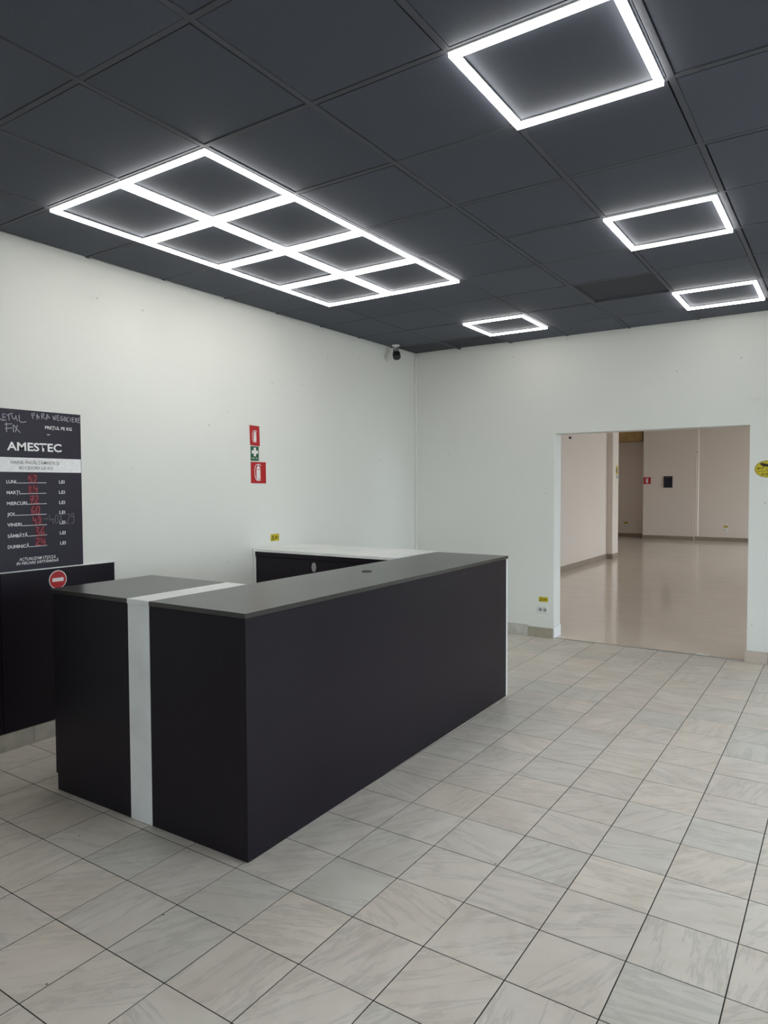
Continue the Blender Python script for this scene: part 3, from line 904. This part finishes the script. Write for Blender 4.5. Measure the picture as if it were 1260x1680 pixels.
for (s, x0, zb, x1, zb1, cap), d0, d1, (ls, lx0, lzb, lx1, lzb1, lcap) in DAYS:
    lettering(s, x0, x1, zb, cap, M['white_print'], BF, pb, 0.0012, bold=0.012)
    lettering(ls, lx0, lx1, lzb, lcap, M['white_print'], BF, pb, 0.0012, bold=0.012)
    bm = bmesh.new()
    n_ = int((d1[0] - d0[0]) / 0.0052)
    for k in range(n_):
        c = d0[0] + (k + 0.5) * (d1[0] - d0[0]) / n_
        z_ = d0[1] + 0.0012 + (d1[1] - d0[1]) * (k + 0.5) / n_
        plate(bm, [(c - 0.0019, z_ - 0.002), (c + 0.0019, z_ - 0.002), (c + 0.0019, z_ + 0.002), (c - 0.0019, z_ + 0.002)], 0.0004, Matrix.Translation((0.0006, 0, 0)) @ BF)
    obj('dotted_line', bm, M['white_print'], pb)
bm = bmesh.new()
plate(bm, [(0.298, 1.884), (0.317, 1.884), (0.317, 1.888), (0.298, 1.888)], 0.0004, Matrix.Translation((0.0006, 0, 0)) @ BF)
obj('dash', bm, M['white_print'], pb)
for name, lines, w_, mt_ in (('chalk_writing', CHALK, 0.0044, 'chalk'), ('chalk_writing', CHALK2, 0.0040, 'chalk'), ('chalk_writing', CHALK3[:7], 0.0034, 'chalk_faint'), ('chalk_writing', CHALK3[7:8], 0.0034, 'chalk_faint'), ('chalk_writing', CHALK3[8:], 0.0034, 'chalk_faint'), ('marker_prices', RED, 0.0052, 'red_mark')):
    bm = bmesh.new()
    for ln in lines:
        ribbon(bm, ln, w_, 0.0003, Matrix.Translation((0.0009, 0, 0)) @ BF)
    obj(name, bm, M[mt_], pb)


def extinguisher_symbol(cx, cz, s, frame, parent, off=0.0):
    """white extinguisher pictogram of height s centred at (cx, cz)"""
    F_ = Matrix.Translation((0, 0, 0)) @ frame
    def pl(b_, pts):
        plate(b_, [(cx + x * s, cz + y * s) for x, y in pts], 0.0006, F_)
    b_ = bmesh.new()
    pl(b_, [(-0.13, -0.36), (0.17, -0.36), (0.17, 0.14), (-0.13, 0.14)])
    pl(b_, [(-0.13, 0.165), (0.17, 0.165), (0.17, 0.22), (0.13, 0.29), (0.06, 0.34), (0.06, 0.40), (0.13, 0.46), (-0.02, 0.46), (-0.03, 0.34), (-0.09, 0.29), (-0.13, 0.22)])
    pl(b_, [(-0.13, -0.46), (0.17, -0.46), (0.17, -0.385), (-0.13, -0.385)])
    obj('cylinder_symbol', b_, M['sign_white'], parent)
    b_ = bmesh.new()
    hose = [(0.0, 0.42), (-0.12, 0.42), (-0.2, 0.36), (-0.25, 0.22), (-0.265, 0.0), (-0.25, -0.18), (-0.2, -0.33), (-0.15, -0.4)]
    ribbon(b_, [(cx + x * s, cz + y * s) for x, y in hose], 0.045 * s, 0.0006, F_)
    ribbon(b_, [(cx + x * s, cz + y * s) for x, y in [(0.06, 0.43), (0.16, 0.43), (0.24, 0.34)]], 0.04 * s, 0.0006, F_)
    obj('hose_symbol', b_, M['sign_white'], parent)


LF = Matrix.Translation((0.0025, 0, 0)) @ LEFT
s1 = thing('fire_sign', 'upper narrow red fire extinguisher sign on the left wall', 'sign', (XL, 2.113, 1.985), 0, 'stacked safety signs')
bm = bmesh.new()
plate(bm, [(-0.054, -0.082), (0.060, -0.087), (0.055, 0.080), (-0.060, 0.084)], 0.002, Matrix.Translation((0.0003, 0, 0)) @ LEFT)
obj('plate', bm, M['sign_red'], s1)
extinguisher_symbol(0.0, -0.006, 0.108, LF, s1)
s2 = thing('first_aid_sign', 'small green first aid sign with a white cross on the left wall', 'sign', (XL, 2.112, 1.836), 0, 'stacked safety signs')
bm = bmesh.new()
plate(bm, [(-0.048, -0.060), (0.046, -0.060), (0.046, 0.058), (-0.048, 0.060)], 0.002, Matrix.Translation((0.0003, 0, 0)) @ LEFT)
obj('plate', bm, M['sign_green'], s2)
bm = bmesh.new()
a, b_, oy = 0.0135, 0.036, 0.012
plate(bm, [(-a, oy - b_), (a, oy - b_), (a, oy - a), (b_, oy - a), (b_, oy + a), (a, oy + a), (a, oy + b_), (-a, oy + b_), (-a, oy + a), (-b_, oy + a), (-b_, oy - a), (-a, oy - a)], 0.0006, LF)
obj('cross', bm, M['sign_white'], s2)
lettering('FIRST AID', -0.040, 0.038, -0.046, 0.0125, M['sign_white'], LF, s2, 0.0006)
s3 = thing('fire_sign', 'lower square red fire extinguisher sign on the left wall', 'sign', (XL, 2.153, 1.678), 0, 'stacked safety signs')
bm = bmesh.new()
plate(bm, [(-0.088, -0.089), (0.091, -0.091), (0.090, 0.088), (-0.089, 0.088)], 0.002, Matrix.Translation((0.0003, 0, 0)) @ LEFT)
obj('plate', bm, M['sign_red'], s3)
extinguisher_symbol(-0.004, 0.002, 0.152, LF, s3)


def warning_sticker(name, label, loc, w, h, frame, group='yellow socket stickers'):
    t = thing(name, label, 'sticker', loc, 0, group)
    b_ = bmesh.new()
    plate(b_, [(-w / 2, -h / 2), (w / 2, -h / 2), (w / 2, h / 2), (-w / 2, h / 2)], 0.0008, frame)
    obj('backing', b_, M['yellow'], t)
    F_ = frame @ Matrix.Translation((0, 0, 0.0009))
    b_ = bmesh.new()
    tri = [(-0.40 * w, -0.30 * h), (-0.25 * w, 0.30 * h), (-0.10 * w, -0.30 * h), (-0.40 * w, -0.30 * h)]
    ribbon(b_, tri, 0.07 * h, 0.0005, F_)
    ribbon(b_, [(-0.25 * w, 0.12 * h), (-0.25 * w, -0.2 * h)], 0.07 * h, 0.0005, F_)
    obj('triangle_symbol', b_, M['ink'], t)
    lettering('220 V', -0.04 * w, 0.42 * w, -0.2 * h, 0.42 * h, M['ink'], F_, t, 0.0005, bold=0.03)
    return t


WL = Matrix.Translation((0.0004, 0, 0)) @ LEFT
WBK = Matrix.Translation((0, -0.0004, 0)) @ BACK
warning_sticker('warning_sticker', 'small yellow electrical sticker on the left wall above the white desk top', (XL, 2.348, 1.120), 0.106, 0.060, WL)
warning_sticker('warning_sticker', 'small yellow electrical sticker above the socket beside the wide opening', (0.961, YB, 0.390), 0.100, 0.050, WBK)


def socket(label, loc, frame, s=1.0, double=True, z_lip=True):
    t = thing('wall_socket', label, 'socket', loc, 0, 'wall sockets')
    w, h = (0.112 if double else 0.08) * s, 0.08 * s
    b_ = bmesh.new()
    add_box(b_, -w / 2, w / 2, -h / 2, h / 2, 0, 0.010 * s, 0.004 * s)
    b_.transform(frame)
    obj('plate', b_, M['white_plastic'], t)
    cs = (-0.024 * s, 0.024 * s) if double else (0,)
    for c in cs:
        b_ = bmesh.new()
        lathe(b_, [(0.0195 * s, 0.0), (0.0195 * s, 0.002 * s), (0.0165 * s, 0.002 * s), (0.015 * s, 0.0004), (0, 0.0004)], frame @ Matrix.Translation((c, 0, 0.0102 * s)))
        out = obj('outlet', b_, M['grey_plastic'], t, True)
        b_ = bmesh.new()
        for hx_ in (-0.0075, 0.0075):
            plate(b_, [(c + hx_ * s + 0.0042 * s * math.cos(2 * math.pi * k / 12), 0.0042 * s * math.sin(2 * math.pi * k / 12)) for k in range(12)], 0.0006 * s, frame @ Matrix.Translation((0, 0, 0.0110 * s)))
        obj('pin_hole', b_, M['dark_hole'], out)
    return t


socket('white double wall socket beside the wide opening, below a yellow sticker', (0.957, YB, 0.284), WBK)

# round yellow surveillance sticker beside the opening
vs = thing('surveillance_sticker', 'round yellow video surveillance sticker with a black camera, right of the opening', 'sticker', (2.968, YB, 1.695))
ell = [(0.098 * math.cos(2 * math.pi * k / 40), 0.0735 * math.sin(2 * math.pi * k / 40)) for k in range(40)]
bm = bmesh.new()
plate(bm, ell, 0.0008, WBK)
obj('backing', bm, M['yellow'], vs)
VF = WBK @ Matrix.Translation((0, 0, 0.0009))
bm = bmesh.new()
ribbon(bm, [(x * 0.965, y * 0.955) for x, y in ell] + [(ell[0][0] * 0.965, ell[0][1] * 0.955)], 0.003, 0.0004, VF)
obj('border', bm, M['ink'], vs)
bm = bmesh.new()
plate(bm, [(-0.056, 0.044), (-0.050, 0.054), (0.040, 0.034), (0.044, 0.020), (0.030, 0.014), (-0.030, 0.024), (-0.050, 0.034)], 0.0005, VF)
plate(bm, [(0.046, 0.034), (0.060, 0.030), (0.060, 0.012), (0.046, 0.016)], 0.0005, VF)
ribbon(bm, [(-0.030, 0.024), (-0.034, 0.008), (-0.068, 0.004)], 0.006, 0.0005, VF)
plate(bm, [(-0.074, -0.004), (-0.066, -0.004), (-0.064, 0.014), (-0.074, 0.014)], 0.0005, VF)
obj('camera_symbol', bm, M['ink'], vs)
lettering('VIDEO', -0.010, 0.070, -0.010, 0.014, M['ink'], VF, vs, 0.0005)
bm = bmesh.new()
ribbon(bm, [(-0.080, -0.020), (0.080, -0.014)], 0.0035, 0.0005, VF)
obj('rule', bm, M['ink'], vs)
lettering('24 DIN 24', -0.048, 0.050, -0.054, 0.020, M['ink'], VF, vs, 0.0005, bold=0.02)

# small bullet camera hanging from the ceiling by the corner
cc = thing('security_camera', 'small white and black bullet camera hanging from the ceiling near the corner', 'camera', (-0.445, 4.10, H))
bm = bmesh.new()
lathe(bm, [(0, -0.016), (0.030, -0.016), (0.040, -0.010), (0.042, 0.0), (0, 0.0)])
obj('base', bm, M['white_plastic'], cc, True)
bm = bmesh.new()
lathe(bm, [(0.013, -0.016), (0.012, -0.034), (0.019, -0.040), (0.021, -0.050), (0.017, -0.060), (0, -0.062)])
obj('joint', bm, M['white_plastic'], cc, True)
d = Vector((0.36, -0.36, -0.86)).normalized()
q = d.to_track_quat('Z', 'Y').to_matrix().to_4x4()
BM_ = Matrix.Translation(Vector((0, 0, -0.052)) - d * 0.012) @ q
bm = bmesh.new()
lathe(bm, [(0, 0), (0.024, 0.002), (0.031, 0.010), (0.033, 0.055), (0, 0.055)], BM_)
obj('body', bm, M['grey_plastic'], cc, True)
bm = bmesh.new()
lathe(bm, [(0.033, 0.0555), (0.040, 0.056), (0.041, 0.060), (0.041, 0.110), (0.037, 0.116), (0.031, 0.110), (0, 0.109)], BM_)
obj('lens_hood', bm, M['black_plastic'], cc, True)

# thin flat white shape on the threshold
bm = bmesh.new()
plate(bm, [(-0.055, -0.016), (0.050, -0.020), (0.058, 0.014), (-0.044, 0.018)], 0.002, Matrix.Translation((0, 0, 0)))
o = obj('white_patch', bm, plain('white_matte', (0.9, 0.9, 0.88), 0.6, 0.3))
o.location = (2.462, YB + 0.064, 0.0022)
tag(o, 'small white flat shape at the threshold of the wide opening', 'patch')

# ------------------------------------------------------------------ hall: signs, stickers, sockets
HF = Matrix.Translation((0, -0.001, 0)) @ BACK
fs = thing('fire_sign', 'red fire extinguisher sign on the far hall wall beside the recess', 'sign', (-1.345, YE - 0.06, 1.683))
bm = bmesh.new()
plate(bm, [(-0.100, -0.098), (0.102, -0.098), (0.102, 0.098), (-0.100, 0.098)], 0.004, HF)
obj('plate', bm, M['sign_red'], fs)
extinguisher_symbol(0.0, 0.0, 0.16, HF @ Matrix.Translation((0, 0, 0.0042)), fs)
nb = thing('notice_frame', 'dark framed notice on the far hall wall', 'notice', (-0.768, YE - 0.06, 1.641))
bm = bmesh.new()
plate(bm, [(-0.106, -0.150), (0.106, -0.150), (0.106, 0.150), (-0.106, 0.150)], 0.008, HF)
obj('board', bm, M['navy'], nb)
bm = bmesh.new()
for x0, x1, y0, y1 in ((-0.118, 0.118, 0.150, 0.162), (-0.118, 0.118, -0.162, -0.150), (-0.118, -0.106, -0.150, 0.150), (0.106, 0.118, -0.150, 0.150)):
    plate(bm, [(x0, y0), (x1, y0), (x1, y1), (x0, y1)], 0.018, HF)
obj('frame', bm, M['black_plastic'], nb)
bm = bmesh.new()
plate(bm, [(-0.06, 0.122), (0.075, 0.122), (0.075, 0.128), (-0.06, 0.128)], 0.0006, HF @ Matrix.Translation((0, 0, 0.0082)))
obj('strip', bm, M['grey_plastic'], nb)
warning_sticker('warning_sticker', 'tiny yellow sticker low on the far hall wall, right part', (0.725, YE, 0.406), 0.11, 0.05, HF)
socket('small white socket low on the far hall wall, right part', (0.727, YE, 0.306), HF, 1.0, False)
warning_sticker('warning_sticker', 'tiny yellow sticker low in the dim hall recess', (-2.08, YE + 0.5, 0.415), 0.12, 0.06, HF)
socket('small white socket low in the dim hall recess', (-2.10, YE + 0.5, 0.31), HF, 1.0, True)
PF = Matrix.Translation((0.001, 0, 0)) @ LEFT
warning_sticker('warning_sticker', 'upright yellow sticker on the hall pier above a switch', (-0.60, 13.065, 1.875), 0.13, 0.19, PF)
sw = thing('light_switch', 'white double light switch on the hall pier', 'switch', (-0.60, 13.09, 1.735))
bm = bmesh.new()
add_box(bm, -0.075, 0.075, -0.04, 0.04, 0, 0.01, 0.003)
bm.transform(PF)
obj('plate', bm, M['white_plastic'], sw)
for c in (-0.036, 0.036):
    bm = bmesh.new()
    add_box(bm, c - 0.03, c + 0.03, -0.028, 0.028, 0.0105, 0.015, 0.003)
    bm.transform(PF)
    obj('rocker', bm, M['grey_plastic'], sw)
wbk = thing('wall_bracket', 'short black bracket high on the hall left wall', 'bracket', (XL2, 10.40, 2.426))
bm = bmesh.new()
add_box(bm, 0, 0.012, -0.05, 0.05, -0.022, 0.022, 0.003)
obj('plate', bm, M['black_plastic'], wbk)
bm = bmesh.new()
add_cyl(bm, (0.013, -0.01, 0), (0.035, -0.01, 0), 0.012, 0.009, 12)
obj('pin', bm, M['black_plastic'], wbk)
hk = thing('wall_hook', 'tiny dark hook on the far hall wall beside the wall step', 'hook', (-0.01, YE, 2.473))
bm = bmesh.new()
lathe(bm, [(0, 0.0), (0.022, 0.0), (0.022, 0.006), (0.010, 0.010), (0.009, 0.04), (0.014, 0.044), (0, 0.048)], HF, 16)
obj('peg', bm, M['black_plastic'], hk, True)
